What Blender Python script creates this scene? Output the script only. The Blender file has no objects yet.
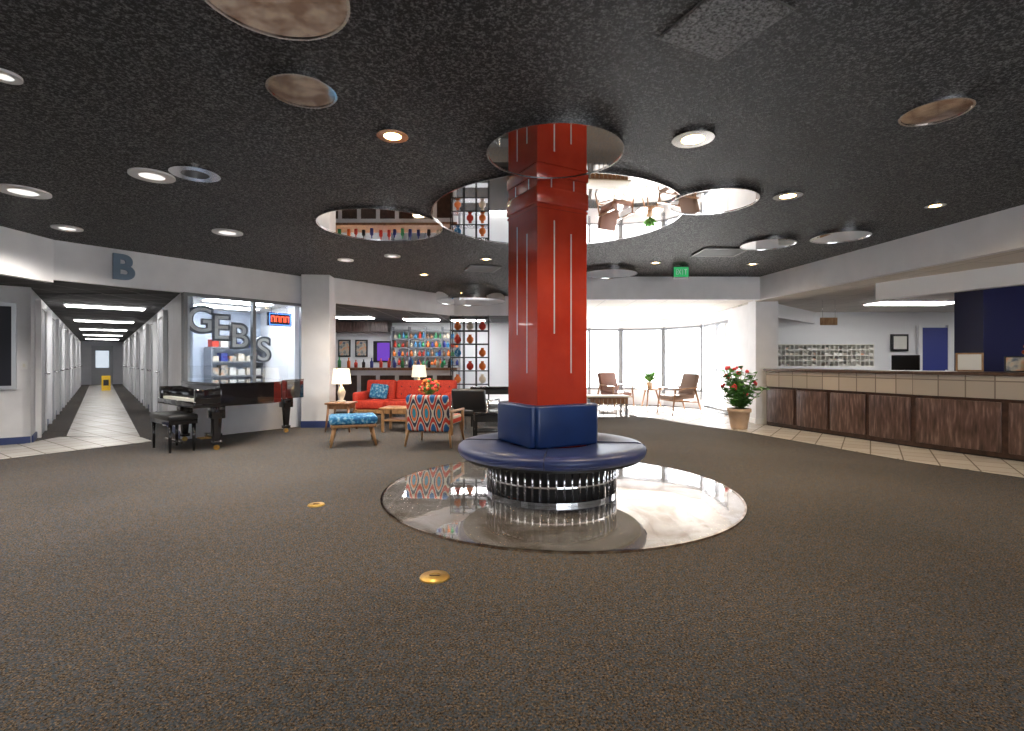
import bpy, bmesh, math, random
from mathutils import Vector, Matrix, Euler
random.seed(7)
sc = bpy.context.scene
sc.view_settings.view_transform = 'Standard'
sc.view_settings.look = 'None'
sc.view_settings.exposure = 0.55

# ------------------------------------------------------------------ materials
MATS = {}
def mat(name, col, rough=0.5, metal=0.0, emit=None, es=0.0, coat=0.0, trans=0.0, spec=0.5):
    if name in MATS: return MATS[name]
    m = bpy.data.materials.new(name); m.use_nodes = True
    b = m.node_tree.nodes['Principled BSDF']
    b.inputs['Base Color'].default_value = (*col, 1)
    b.inputs['Roughness'].default_value = rough
    b.inputs['Metallic'].default_value = metal
    b.inputs['Specular IOR Level'].default_value = spec
    b.inputs['Coat Weight'].default_value = coat
    b.inputs['Transmission Weight'].default_value = trans
    if emit:
        b.inputs['Emission Color'].default_value = (*emit, 1)
        b.inputs['Emission Strength'].default_value = es
    MATS[name] = m
    return m

def nmat(name, stops, scale=10, detail=4, rough=0.6, metal=0.0, bump=0.0, bscale=None, stretch=(1,1,1), kind='noise', coat=0.0, interp='LINEAR', spec=0.5, bdist=0.01, dist=0.0):
    m = mat(name, (0.5,0.5,0.5), rough, metal, coat=coat, spec=spec)
    nt = m.node_tree; N = nt.nodes; L = nt.links; b = N['Principled BSDF']
    tc = N.new('ShaderNodeTexCoord'); mp = N.new('ShaderNodeMapping')
    mp.inputs['Scale'].default_value = stretch
    L.new(tc.outputs['Object'], mp.inputs['Vector'])
    t = N.new('ShaderNodeTexNoise'); t.inputs['Scale'].default_value = scale; t.inputs['Detail'].default_value = detail; t.inputs['Distortion'].default_value = dist
    out = t.outputs['Fac']
    L.new(mp.outputs[0], t.inputs['Vector'])
    r = N.new('ShaderNodeValToRGB'); r.color_ramp.interpolation = interp
    cr = r.color_ramp
    while len(cr.elements) < len(stops): cr.elements.new(0.5)
    for e, (p, c) in zip(cr.elements, stops):
        e.position = p; e.color = (*c, 1)
    L.new(out, r.inputs[0]); L.new(r.outputs[0], b.inputs['Base Color'])
    if bump:
        if bscale:
            t2 = N.new('ShaderNodeTexNoise'); t2.inputs['Scale'].default_value = bscale; t2.inputs['Detail'].default_value = 3
            L.new(mp.outputs[0], t2.inputs['Vector'])
            out = t2.outputs['Fac']
        bp = N.new('ShaderNodeBump'); bp.inputs['Strength'].default_value = bump; bp.inputs['Distance'].default_value = bdist
        L.new(out, bp.inputs['Height']); L.new(bp.outputs[0], b.inputs['Normal'])
    return m

def tilemat(name, c1, c2, grout, w, h, rough=0.3, mortar=0.01, rotz=0.0, vertical=False):
    m = mat(name, c1, rough)
    nt = m.node_tree; N = nt.nodes; L = nt.links; b = N['Principled BSDF']
    tc = N.new('ShaderNodeTexCoord'); mp = N.new('ShaderNodeMapping')
    mp.inputs['Rotation'].default_value = (math.radians(90) if vertical else 0, 0, rotz)
    br = N.new('ShaderNodeTexBrick'); br.offset = 0.0
    br.inputs['Color1'].default_value = (*c1,1); br.inputs['Color2'].default_value = (*c2,1); br.inputs['Mortar'].default_value = (*grout,1)
    br.inputs['Scale'].default_value = 1; br.inputs['Mortar Size'].default_value = mortar
    br.inputs['Brick Width'].default_value = w; br.inputs['Row Height'].default_value = h
    L.new(tc.outputs['Object'], mp.inputs['Vector']); L.new(mp.outputs[0], br.inputs['Vector']); L.new(br.outputs[0], b.inputs['Base Color'])
    return m

M_wall = nmat('wall_paint', [(0.3,(0.74,0.74,0.77)),(0.7,(0.82,0.82,0.85))], 3, 3, 0.6, bump=0.15, bscale=120, bdist=0.003)
M_white = mat('white_paint', (0.84,0.84,0.85), 0.5)
M_blue_trim = mat('blue_trim', (0.03,0.05,0.16), 0.4)

def carpet():
    m = mat('carpet', (0.1,0.08,0.06), 0.95, spec=0.1)
    nt = m.node_tree; N = nt.nodes; L = nt.links; b = N['Principled BSDF']
    tc = N.new('ShaderNodeTexCoord')
    n1 = N.new('ShaderNodeTexNoise'); n1.inputs['Scale'].default_value = 105; n1.inputs['Detail'].default_value = 5; n1.inputs['Roughness'].default_value = 0.85
    n2 = N.new('ShaderNodeTexNoise'); n2.inputs['Scale'].default_value = 0.45; n2.inputs['Detail'].default_value = 5
    n3 = N.new('ShaderNodeTexVoronoi'); n3.inputs['Scale'].default_value = 130
    n4 = N.new('ShaderNodeTexNoise'); n4.inputs['Scale'].default_value = 22; n4.inputs['Detail'].default_value = 3
    for n in (n1,n2,n3,n4): L.new(tc.outputs['Object'], n.inputs['Vector'])
    r = N.new('ShaderNodeValToRGB'); cr = r.color_ramp
    cr.elements[0].position = 0.40; cr.elements[0].color = (0.008,0.008,0.010,1)
    cr.elements[1].position = 0.63; cr.elements[1].color = (0.34,0.25,0.17,1)
    e = cr.elements.new(0.5); e.color = (0.078,0.063,0.050,1)
    L.new(n1.outputs['Fac'], r.inputs[0])
    sep = N.new('ShaderNodeSeparateColor'); L.new(n3.outputs['Color'], sep.inputs[0])
    gt = N.new('ShaderNodeMath'); gt.operation = 'GREATER_THAN'; gt.inputs[1].default_value = 0.55
    L.new(sep.outputs[0], gt.inputs[0])
    ml = N.new('ShaderNodeMath'); ml.operation = 'MULTIPLY'; ml.inputs[1].default_value = 0.6; L.new(gt.outputs[0], ml.inputs[0])
    mx = N.new('ShaderNodeMix'); mx.data_type = 'RGBA'; L.new(ml.outputs[0], mx.inputs[0]); L.new(r.outputs[0], mx.inputs[6]); mx.inputs[7].default_value = (0.06,0.095,0.135,1)
    mr = N.new('ShaderNodeMapRange'); mr.inputs[1].default_value=0.3; mr.inputs[2].default_value=0.7; mr.inputs[3].default_value = 0.78; mr.inputs[4].default_value = 1.2
    L.new(n2.outputs['Fac'], mr.inputs[0])
    mr2 = N.new('ShaderNodeMapRange'); mr2.inputs[1].default_value=0.3; mr2.inputs[2].default_value=0.7; mr2.inputs[3].default_value = 0.82; mr2.inputs[4].default_value = 1.18
    L.new(n4.outputs['Fac'], mr2.inputs[0])
    mm = N.new('ShaderNodeMath'); mm.operation='MULTIPLY'; L.new(mr.outputs[0], mm.inputs[0]); L.new(mr2.outputs[0], mm.inputs[1])
    vm = N.new('ShaderNodeVectorMath'); vm.operation = 'SCALE'; L.new(mx.outputs[2], vm.inputs[0]); L.new(mm.outputs[0], vm.inputs['Scale'])
    L.new(vm.outputs[0], b.inputs['Base Color'])
    bp = N.new('ShaderNodeBump'); bp.inputs['Strength'].default_value = 0.4; bp.inputs['Distance'].default_value = 0.006
    L.new(n1.outputs['Fac'], bp.inputs['Height']); L.new(bp.outputs[0], b.inputs['Normal'])
    return m
M_carpet = carpet()
def popcorn(name, lo, hi, hc):
    m = mat(name, (0.02,0.02,0.02), 0.6, spec=0.35)
    nt = m.node_tree; N = nt.nodes; L = nt.links; b = N['Principled BSDF']
    tc = N.new('ShaderNodeTexCoord')
    n1 = N.new('ShaderNodeTexNoise'); n1.inputs['Scale'].default_value = 58; n1.inputs['Detail'].default_value = 4; n1.inputs['Roughness'].default_value = 0.75
    L.new(tc.outputs['Object'], n1.inputs['Vector'])
    r = N.new('ShaderNodeValToRGB'); cr = r.color_ramp
    cr.elements[0].position = lo; cr.elements[0].color = (0.004,0.004,0.005,1)
    cr.elements[1].position = hi; cr.elements[1].color = (hc,hc,hc*1.03,1)
    L.new(n1.outputs['Fac'], r.inputs[0]); L.new(r.outputs[0], b.inputs['Base Color'])
    bp = N.new('ShaderNodeBump'); bp.inputs['Strength'].default_value = 1.0; bp.inputs['Distance'].default_value = 0.03
    L.new(n1.outputs['Fac'], bp.inputs['Height']); L.new(bp.outputs[0], b.inputs['Normal'])
    return m
M_pop = popcorn('popcorn_ceiling', 0.48, 0.68, 0.32)
M_ventp = popcorn('popcorn_panel', 0.38, 0.64, 0.42)
M_darkceil = tilemat('dark_ceiling_tile', (0.035,0.032,0.032),(0.045,0.04,0.04),(0.14,0.14,0.14),0.6,0.6,0.8,0.02)
M_lightceil = tilemat('light_ceiling_tile', (0.62,0.58,0.53),(0.66,0.62,0.57),(0.46,0.44,0.40),0.6,0.6,0.7,0.012)
M_tile = tilemat('floor_tile', (0.70,0.66,0.61),(0.60,0.56,0.51),(0.28,0.25,0.22),0.33,0.33,0.25,0.008, math.radians(35))
M_desktile = tilemat('desk_tile', (0.48,0.42,0.36),(0.36,0.32,0.28),(0.20,0.17,0.15),0.3,0.32,0.25,0.008, 0, True)
M_mirror = mat('mirror', (0.88,0.88,0.88), 0.015, 1.0)
M_chrome = mat('chrome', (0.75,0.75,0.77), 0.12, 1.0)
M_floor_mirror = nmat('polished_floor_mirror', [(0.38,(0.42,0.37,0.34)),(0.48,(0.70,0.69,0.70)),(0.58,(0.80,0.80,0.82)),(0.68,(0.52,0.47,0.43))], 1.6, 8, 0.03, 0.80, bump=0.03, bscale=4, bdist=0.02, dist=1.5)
M_brass = nmat('brass', [(0.3,(0.55,0.33,0.07)),(0.7,(0.8,0.55,0.18))], 20, 3, 0.3, 0.9)
M_copper = nmat('copper_mirror', [(0.4,(0.45,0.33,0.27)),(0.6,(0.85,0.75,0.68))], 9, 5, 0.06, 1.0)
M_red = nmat('red_lacquer', [(0.3,(0.29,0.022,0.010)),(0.7,(0.38,0.034,0.014))], 3, 3, 0.22, coat=0.4)
M_silver = mat('silver_strip', (0.8,0.74,0.70), 0.25, 0.5)
M_bluevinyl = nmat('blue_vinyl', [(0.3,(0.004,0.020,0.095)),(0.7,(0.008,0.030,0.135))], 4, 3, 0.32, bump=0.1, bscale=60, bdist=0.003)
M_bluevinyl2 = nmat('navy_seat_vinyl', [(0.3,(0.013,0.026,0.10)),(0.7,(0.022,0.038,0.14))], 4, 3, 0.38, bump=0.1, bscale=60, bdist=0.003)
M_piping = mat('seat_piping', (0.005,0.010,0.05), 0.4)
M_black = mat('black_lacquer', (0.008,0.007,0.008), 0.08, coat=0.8)
M_blacksat = mat('black_satin', (0.015,0.015,0.016), 0.4)
M_dark = mat('dark_void', (0.02,0.018,0.018), 0.8)
M_woodD = nmat('dark_oak_panel', [(0.3,(0.04,0.022,0.018)),(0.55,(0.12,0.070,0.058)),(0.75,(0.25,0.17,0.15))], 6, 6, 0.32, stretch=(5,5,0.7))
M_woodframe = nmat('dark_wood_frame', [(0.3,(0.03,0.014,0.010)),(0.7,(0.075,0.038,0.026))], 12, 4, 0.35)
M_woodM = nmat('walnut', [(0.3,(0.16,0.07,0.03)),(0.7,(0.34,0.17,0.08))], 8, 5, 0.35, stretch=(3,3,1))
M_counter = nmat('counter_top', [(0.3,(0.06,0.035,0.025)),(0.7,(0.12,0.07,0.05))], 8, 5, 0.3, stretch=(3,3,1))
M_woodL = nmat('teak', [(0.3,(0.26,0.13,0.05)),(0.7,(0.44,0.25,0.12))], 8, 5, 0.4, stretch=(3,3,1))
M_redfab = nmat('red_upholstery', [(0.3,(0.42,0.025,0.012)),(0.7,(0.60,0.05,0.025))], 30, 3, 0.7)
M_tealfab = nmat('teal_upholstery', [(0.42,(0.01,0.11,0.28)),(0.52,(0.03,0.23,0.44)),(0.66,(0.26,0.44,0.58))], 24, 2, 0.8)
M_cream = mat('cream_ceramic', (0.7,0.62,0.5), 0.4)
M_shade = mat('lamp_shade', (0.9,0.85,0.75), 0.8, emit=(1,0.85,0.6), es=0.7)
M_leaf = nmat('leaf', [(0.3,(0.05,0.17,0.03)),(0.7,(0.14,0.36,0.07))], 8, 2, 0.5)
M_flower = mat('flower_red', (0.78,0.07,0.08), 0.6)
M_flower2 = mat('flower_orange', (0.85,0.22,0.05), 0.6)
M_soil = mat('soil', (0.04,0.025,0.015), 0.9)
M_pot = nmat('terracotta', [(0.3,(0.60,0.42,0.28)),(0.7,(0.70,0.52,0.38))], 8, 3, 0.7)
M_lamp = mat('downlight_lens', (1,1,1), 0.3, emit=(1,0.62,0.22), es=20)
M_lampW = mat('downlight_lens_white', (1,1,1), 0.3, emit=(1,0.97,0.92), es=0.7)
M_panel = mat('fluorescent_panel', (1,1,1), 0.3, emit=(1,0.98,0.95), es=10)
M_panelH = mat('added_light_panel', (1,1,1), 0.3, emit=(0.98,0.98,1), es=18)  # glow of the panels added in the shop and the rear bar
M_exit = mat('exit_green', (0.02,0.3,0.10), 0.4, emit=(0.05,1,0.3), es=0.2)
M_neonR = mat('neon_red', (0.9,0.05,0.02), 0.4, emit=(1,0.08,0.03), es=3)
M_neonB = mat('neon_blue', (0.05,0.2,0.9), 0.4, emit=(0.1,0.3,1), es=2)
M_navy = mat('navy_paint', (0.010,0.012,0.08), 0.4)
M_royal = mat('royal_paint', (0.030,0.045,0.25), 0.5)
M_alum = mat('aluminium_frame', (0.45,0.46,0.48), 0.35, 0.6)
M_bronze = mat('dark_window_frame', (0.22,0.23,0.25), 0.4, 0.3)
M_vent = mat('vent_metal', (0.18,0.18,0.18), 0.5, 0.3)
M_grout = mat('concrete_ground', (0.72,0.72,0.72), 0.9)
M_screen = mat('screen_purple', (0.05,0.02,0.1), 0.2, emit=(0.25,0.08,0.8), es=0.4)
M_paper = mat('paper', (0.8,0.78,0.72), 0.7)
M_pic = nmat('picture_print', [(0.35,(0.1,0.14,0.2)),(0.5,(0.55,0.5,0.4)),(0.65,(0.7,0.3,0.15))], 9, 3, 0.5)
M_orangecer = mat('orange_ceramic', (0.75,0.18,0.03), 0.3)
M_greenglass = mat('green_bottle', (0.05,0.3,0.12), 0.15)
M_keys = mat('ivory_keys', (0.8,0.78,0.72), 0.3)
M_pane = bpy.data.materials.new('window_pane'); M_pane.use_nodes=True
_n=M_pane.node_tree.nodes; _l=M_pane.node_tree.links; _n.remove(_n['Principled BSDF'])
_t=_n.new('ShaderNodeBsdfTransparent'); _t.inputs[0].default_value=(0.93,0.96,0.98,1); _g=_n.new('ShaderNodeBsdfGlossy'); _g.inputs['Roughness'].default_value=0.01
_mx=_n.new('ShaderNodeMixShader'); _mx.inputs[0].default_value=0.10; _l.new(_t.outputs[0],_mx.inputs[1]); _l.new(_g.outputs[0],_mx.inputs[2]); _l.new(_mx.outputs[0],_n['Material Output'].inputs[0])

def ogee():
    m = mat('ogee_fabric', (0.5,0.5,0.5), 0.85)
    nt = m.node_tree; N = nt.nodes; L = nt.links; b = N['Principled BSDF']
    tc = N.new('ShaderNodeTexCoord'); sp = N.new('ShaderNodeSeparateXYZ'); L.new(tc.outputs['Object'], sp.inputs[0])
    def sn(sock, k):
        a = N.new('ShaderNodeMath'); a.operation='MULTIPLY'; a.inputs[1].default_value=k; L.new(sock,a.inputs[0])
        c = N.new('ShaderNodeMath'); c.operation='COSINE'; L.new(a.outputs[0], c.inputs[0]); return c.outputs[0]
    s = N.new('ShaderNodeMath'); s.operation='ADD'; L.new(sn(sp.outputs[0], 34), s.inputs[0]); L.new(sn(sp.outputs[2], 13), s.inputs[1])
    mr = N.new('ShaderNodeMapRange'); mr.inputs[1].default_value=-2; mr.inputs[2].default_value=2; L.new(s.outputs[0], mr.inputs[0])
    r = N.new('ShaderNodeValToRGB'); cr = r.color_ramp; cr.interpolation='CONSTANT'
    cols = [(0.0,(0.02,0.12,0.35)),(0.17,(0.60,0.56,0.49)),(0.25,(0.55,0.05,0.03)),(0.45,(0.60,0.56,0.49)),(0.53,(0.03,0.04,0.08)),(0.68,(0.60,0.56,0.49)),(0.76,(0.70,0.18,0.04)),(0.9,(0.03,0.26,0.40))]
    while len(cr.elements)<len(cols): cr.elements.new(0.5)
    for e,(p,c) in zip(cr.elements, cols): e.position=p; e.color=(*c,1)
    L.new(mr.outputs[0], r.inputs[0]); L.new(r.outputs[0], b.inputs['Base Color'])
    return m
M_ogee = ogee()

# ------------------------------------------------------------------ builder
class B:
    def __init__(s, name):
        s.name = name; s.bm = bmesh.new(); s.mats = []
    def mi(s, m):
        if m not in s.mats: s.mats.append(m)
        return s.mats.index(m)
    def add(s, bm, m, smooth=False):
        i = s.mi(m)
        for f in bm.faces: f.material_index = i; f.smooth = smooth
        me = bpy.data.meshes.new('tmp'); bm.to_mesh(me); bm.free(); s.bm.from_mesh(me); bpy.data.meshes.remove(me)
        return s
    def box(s, c, d, m, rot=(0,0,0), bev=0.0, seg=2):
        bm = bmesh.new(); bmesh.ops.create_cube(bm, size=1)
        bmesh.ops.scale(bm, vec=d, verts=bm.verts)
        if bev: bmesh.ops.bevel(bm, geom=list(bm.edges), offset=bev, segments=seg, affect='EDGES', profile=0.5)
        bm.transform(Matrix.Translation(c) @ Euler(rot).to_matrix().to_4x4())
        return s.add(bm, m, bool(bev))
    def cyl(s, p0, p1, r0, m, r1=None, seg=16, smooth=True):
        p0, p1 = Vector(p0), Vector(p1); r1 = r0 if r1 is None else r1
        v = p1-p0; bm = bmesh.new()
        bmesh.ops.create_cone(bm, cap_ends=True, segments=seg, radius1=r0, radius2=r1, depth=v.length)
        q = Vector((0,0,1)).rotation_difference(v.normalized()).to_matrix().to_4x4()
        bm.transform(Matrix.Translation((p0+p1)/2) @ q)
        i = s.mi(m)
        for f in bm.faces: f.material_index = i; f.smooth = smooth and len(f.verts)==4
        me = bpy.data.meshes.new('tmp'); bm.to_mesh(me); bm.free(); s.bm.from_mesh(me); bpy.data.meshes.remove(me)
        return s
    def sph(s, c, r, m, seg=12):
        if not hasattr(r,'__len__'): r = (r,r,r)
        bm = bmesh.new(); bmesh.ops.create_uvsphere(bm, u_segments=seg, v_segments=max(6,seg//2+2), radius=1)
        bm.transform(Matrix.Translation(c) @ Matrix.Diagonal((*r,1)))
        return s.add(bm, m, True)
    def tube(s, pts, r, m, seg=8):
        for a,b in zip(pts, pts[1:]): s.cyl(a,b,r,m,seg=seg)
        for p in pts[1:-1]: s.sph(p, r, m, 8)
        return s
    def prism(s, pts, z0, z1, m, bev=0.0):
        bm = bmesh.new()
        lo = [bm.verts.new((x,y,z0)) for x,y in pts]; f = bm.faces.new(lo)
        r = bmesh.ops.extrude_face_region(bm, geom=[f])
        for v in r['geom']:
            if isinstance(v, bmesh.types.BMVert): v.co.z = z1
        bmesh.ops.recalc_face_normals(bm, faces=bm.faces)
        if bev: bmesh.ops.bevel(bm, geom=[e for e in bm.edges], offset=bev, segments=2, affect='EDGES')
        return s.add(bm, m)
    def lathe(s, prof, m, c=(0,0,0), seg=48, smooth=True, ring=False, caps=True):
        bm = bmesh.new(); rings=[]
        for r,z in prof:
            rings.append([bm.verts.new((c[0]+r*math.cos(2*math.pi*i/seg), c[1]+r*math.sin(2*math.pi*i/seg), c[2]+z)) for i in range(seg)])
        prs = list(zip(rings, rings[1:]))
        if ring: prs.append((rings[-1], rings[0]))
        for a,b in prs:
            for i in range(seg): bm.faces.new((a[i],a[(i+1)%seg],b[(i+1)%seg],b[i]))
        if caps and not ring:
            bm.faces.new(list(reversed(rings[0]))); bm.faces.new(rings[-1])
        bmesh.ops.recalc_face_normals(bm, faces=bm.faces)
        return s.add(bm, m, smooth)
    def ring(s, r0, r1, z0, z1, m, seg=64):
        return s.lathe([(r0,z0),(r1,z0),(r1,z1),(r0,z1)], m, seg=seg, smooth=False, ring=True)
    def quad(s, pts, m):
        bm = bmesh.new(); bm.faces.new([bm.verts.new(p) for p in pts]); return s.add(bm, m)
    def out(s, loc=(0,0,0), rz=0.0):
        me = bpy.data.meshes.new(s.name); s.bm.to_mesh(me); s.bm.free()
        for m in s.mats: me.materials.append(m)
        o = bpy.data.objects.new(s.name, me); sc.collection.objects.link(o)
        o.location = loc; o.rotation_euler = (0,0,rz)
        return o

def wall(name, p0, p1, z0, z1, m=None, th=0.1, side=1):
    p0, p1 = Vector(p0), Vector(p1); d = p1-p0; L = d.length
    b = B(name); b.box((L/2, side*th/2, (z0+z1)/2), (L, th, z1-z0), m or M_wall)
    return b.out((p0.x,p0.y,0), math.atan2(d.y,d.x))

D = Vector((-0.627,0.779)); Nn = Vector((0.779,0.627))
def C(n,t): v = Nn*n + D*t; return (v.x, v.y)

# ------------------------------------------------------------------ floors
B('floor').prism([(-9.5,-3.7),(9.5,-3.7),(13,2),(13,13),(5.2,13),(5.1,14.5),(-9,15.3)], -0.1, 0, M_carpet).out()
B('floor_corridor').prism([C(-0.9,12),C(1.1,11),C(1.1,35),C(-0.9,35)], -0.09, 0.001, M_carpet).out()
B('floor_tile_corridor').prism([C(-0.42,10.9),C(0.50,10.0),C(0.50,34.8),C(-0.42,34.8)], 0.001, 0.006, M_tile).out()
B('floor_tile_left').prism([(-6.35,6.25),(-5.45,7.75),C(0.52,10.0),C(-0.5,10.9),(-7.15,7.5),(-8.6,6.33),(-8.6,4.2)], 0.001, 0.005, M_tile).out()
B('floor_tile_desk').prism([(2.2,12.4),(2.9,11.2),(3.4,9.9),(4.0,8.8),(4.83,6.14),(5.6,4.8),(5.6,3),(7.2,3),(6.5,5.3),(5.65,7.15),(4.80,9.7),(4.83,11),(4.9,12.9),(4.1,13.9),(2.4,14.3)], 0.001, 0.006, M_tile).out()
B('ground_outside').prism([(-60,-60),(60,-60),(60,60),(-60,60)], -0.3, -0.2, M_grout).out()

# ------------------------------------------------------------------ ceilings
main = [(-6.2,-3.6),(-6.0,6.7),(-3.9,9.6),(-3.35,9.75),(-1.4,12.4),(0.5,12.4),(1.0,9.6),(4.65,9.6),(5.2,5.2),(5.7,-3.6)]
B('ceiling').prism(main, 2.8, 2.9, M_pop).out()
B('ceiling_left').prism([(-6.25,-3.6),(-6.05,6.68),(-5.05,8.05),C(1.0,11.5),C(-0.9,11.5),(-9.5,7),(-9.5,-3.6)], 2.31, 2.36, M_darkceil).out()
B('ceiling_corridor').prism([C(-0.9,11.4),C(1.1,9.6),C(1.1,35),C(-0.9,35)], 2.30, 2.305, M_darkceil).out()
B('ceiling_bar').prism([(-3.85,9.68),(-3.4,9.8),(-1.45,12.45),(0.5,12.45),(0.95,9.8),(0.95,15.3),(-9,15.3)], 2.35, 2.40, M_darkceil).out()
B('ceiling_alcove').prism([(0.96,9.66),(4.65,9.66),(5.15,14.6),(0.96,14.8)], 2.39, 2.45, M_lightceil).out()
B('ceiling_office').prism([(4.7,9.66),(5.3,5.2),(5.8,-3.6),(9.5,-3.6),(13,2),(13,13),(5.0,13)], 2.37, 2.43, M_lightceil).out()
B('sun_block_slab').prism([(-9.5,-3.7),(9.5,-3.7),(13.2,2),(13.2,12.3),(5.3,12.3),(5.2,14.9),(-9,15.3)], 2.95, 3.05, M_grout).out()  # unseen slab added to stop sun leaking in above the ceilings
wall('sun_block_strip_1',(-9,15.1),(1.2,14.9),2.38,3.0,None,0.1,1)  # unseen strips, this and the next three, added to close sun leaks
wall('sun_block_strip_2',(1.2,14.65),(5.2,14.7),2.38,3.0,None,0.1,1)
wall('sun_block_strip_3',(5.15,14.8),(5.1,12.2),2.38,3.0,None,0.1,1)
wall('sun_block_strip_4',(5.0,12.15),(13.2,12.15),2.38,3.0,None,0.1,1)

def band(i, a, c, z0=2.33, m=None, th=0.1):
    return wall('wall_bulkhead_%d'%i, a, c, z0, 2.85, m, th)
band(1,(-6.2,-3.6),(-6.0,6.7),2.24)
band(2,(-6.0,6.7),(-3.9,9.6),2.28)
band(3,(-3.4,9.75),(-1.4,12.4))
band(4,(-1.4,12.4),(0.5,12.4))
band(5,(0.5,12.4),(1.0,9.6))
band(6,(1.0,9.6),(4.65,9.6),2.37)
band(7,(4.65,9.6),(5.2,5.2),2.37)
band(8,(5.2,5.2),(5.7,-3.6),2.37)
wall('wall_bulkhead_desk',(5.4,7.6),(6.4,5.0),2.12,2.37,M_white,0.15)
B('wall_pillar').box((0,0,1.42),(0.5,0.45,2.84),M_wall).box((0,0,0.06),(0.52,0.47,0.12),M_blue_trim).out((-3.62,9.6,0), math.radians(5))
B('wall_pillar').box((0,0,1.2),(0.42,0.4,2.42),M_wall).box((0,0,0.05),(0.44,0.42,0.1),M_white).out((4.95,10.1,0), math.radians(-5))

# ------------------------------------------------------------------ corridor
wall('wall_corridor_left', C(-0.8,10.4), C(-0.8,35), 0, 2.3, None, 0.1, 1)
wall('wall_corridor_right', C(1.0,9.45), C(1.0,35), 0, 2.3, None, 0.1, -1)
wall('wall_corridor_end', C(-0.9,35), C(1.1,35), 0, 2.3, None, 0.1, 1)
ang = math.atan2(D.y, D.x)
k=1
M_door = mat('corridor_door_paint', (0.50,0.51,0.54), 0.4)
for side in (-0.8, 1.0):
    s = 1 if side<0 else -1
    t = 11.6 if side<0 else 12.2
    while t < 34:
        b = B('door_%d'%k); k+=1
        yo = 0.04*s*-1
        b.box((0,yo,1.03),(0.92,0.03,2.05),M_door)
        b.box((-0.52,yo,1.08),(0.14,0.07,2.16),M_white).box((0.52,yo,1.08),(0.14,0.07,2.16),M_white).box((0,yo,2.13),(1.18,0.07,0.12),M_white)
        b.cyl((0.36,yo,1.0),(0.36,yo-0.09*s,1.0),0.02,M_chrome)
        p = C(side, t); b.out((p[0],p[1],0), ang)
        t += 2.3
for nm, side in (('left',-0.79),('right',0.99)):
    p0 = Vector(C(side,10.4 if side<0 else 9.5)); p1 = Vector(C(side,35))
    wall('baseboard_'+nm, p0, p1, 0, 0.1, M_blue_trim, 0.02, -1 if side<0 else 1)
b = B('door_%d'%k); b.box((0,0,1.03),(0.9,0.05,2.06),M_door).box((0,-0.03,1.35),(0.55,0.03,0.9),mat('end_window',(0.6,0.65,0.7),0.3,emit=(0.8,0.9,1),es=0.5)).out((*C(0.1,34.93),0), math.atan2(Nn.y,Nn.x))
for i,t in enumerate((12.8,17.3,21.8,26.3,30.8)):
    p = C(0.1,t)
    B('ceiling_light').box((0,0,0),(0.4,1.2,0.04),M_panel).box((0,0,0.012),(0.46,1.26,0.03),M_white).out((p[0],p[1],2.275), ang)
b=B('wet_floor_sign'); M_yel=mat('yellow_plastic',(0.8,0.5,0.02),0.4)
b.box((0,-0.09,0.31),(0.3,0.02,0.64),M_yel,(-0.26,0,0)).box((0,0.09,0.31),(0.3,0.02,0.64),M_yel,(0.26,0,0)).box((0,-0.105,0.33),(0.18,0.01,0.25),M_blacksat,(-0.26,0,0)).out((*C(0.2,27.5),0.005), math.atan2(Nn.y,Nn.x))
q0 = Vector(C(-0.8,10.4)); q1 = q0 - Nn*2.3
wall('wall_left_front', q1, q0, 0, 2.31, None, 0.1, 1)
wall('baseboard_left_front', q1-D*0.012, q0-D*0.012, 0, 0.1, M_blue_trim, 0.02, -1)
b = B('window_1'); b.box((0,0,0),(1.3,0.06,1.25),M_alum).box((0,-0.03,0),(1.2,0.02,1.15),mat('dark_glass',(0.02,0.02,0.03),0.35,spec=0.2)).box((0.0,-0.045,0),(0.04,0.03,1.15),M_alum).out((*(q0-Nn*0.80-D*0.03),1.43), math.atan2(Nn.y,Nn.x))
B('wall_switch').box((0,0,0),(0.07,0.02,0.12),M_white).box((0,-0.012,0),(0.03,0.01,0.05),M_paper).out((*(q0-Nn*0.07-D*0.01),1.15), math.atan2(Nn.y,Nn.x))
wall('wall_left', (-8.9,6.2), (-8.9,-3.6), 0, 2.31, None, 0.1, -1)

# ------------------------------------------------------------------ shop window
g0 = Vector((-5.1,7.94)); g1 = Vector((-3.9,9.6)); gd=(g1-g0); gl=gd.length; ga=math.atan2(gd.y,gd.x)
b = B('window_2')
b.box((gl/2,0.05,0.3),(gl,0.1,0.6),M_wall).box((gl/2,0.03,0.62),(gl,0.14,0.05),M_bronze).box((gl/2,0.03,2.26),(gl,0.1,0.05),M_bronze)
for x in (0.03,gl*0.54,gl-0.03): b.box((x,0.03,1.44),(0.05,0.1,1.6),M_bronze)
b.box((gl/2,0.03,1.44),(gl-0.06,0.008,1.6),M_pane)
b.out((g0.x,g0.y,0),ga)
s0 = g0+D*3.0; s1 = g1+D*3.0
M_shopwall = mat('shop_wall_paint',(0.60,0.67,0.78),0.6)
wall('wall_shop_back', s0, s1, 0, 2.4, M_shopwall, 0.1, 1)
wall('wall_shop_left', g0+D*0.25+Nn*0.12, s0+Nn*0.12, 0, 2.4, M_shopwall, 0.04, -1)
wall('wall_shop_right', g1+D*0.3, g1+D*6.9, 0, 2.4, M_white, 0.08, 1)
B('ceiling_shop').prism([tuple(g0+D*0.05),tuple(g1+D*0.05),tuple(s1),tuple(s0)], 2.32, 2.36, M_lightceil).out()
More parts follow.
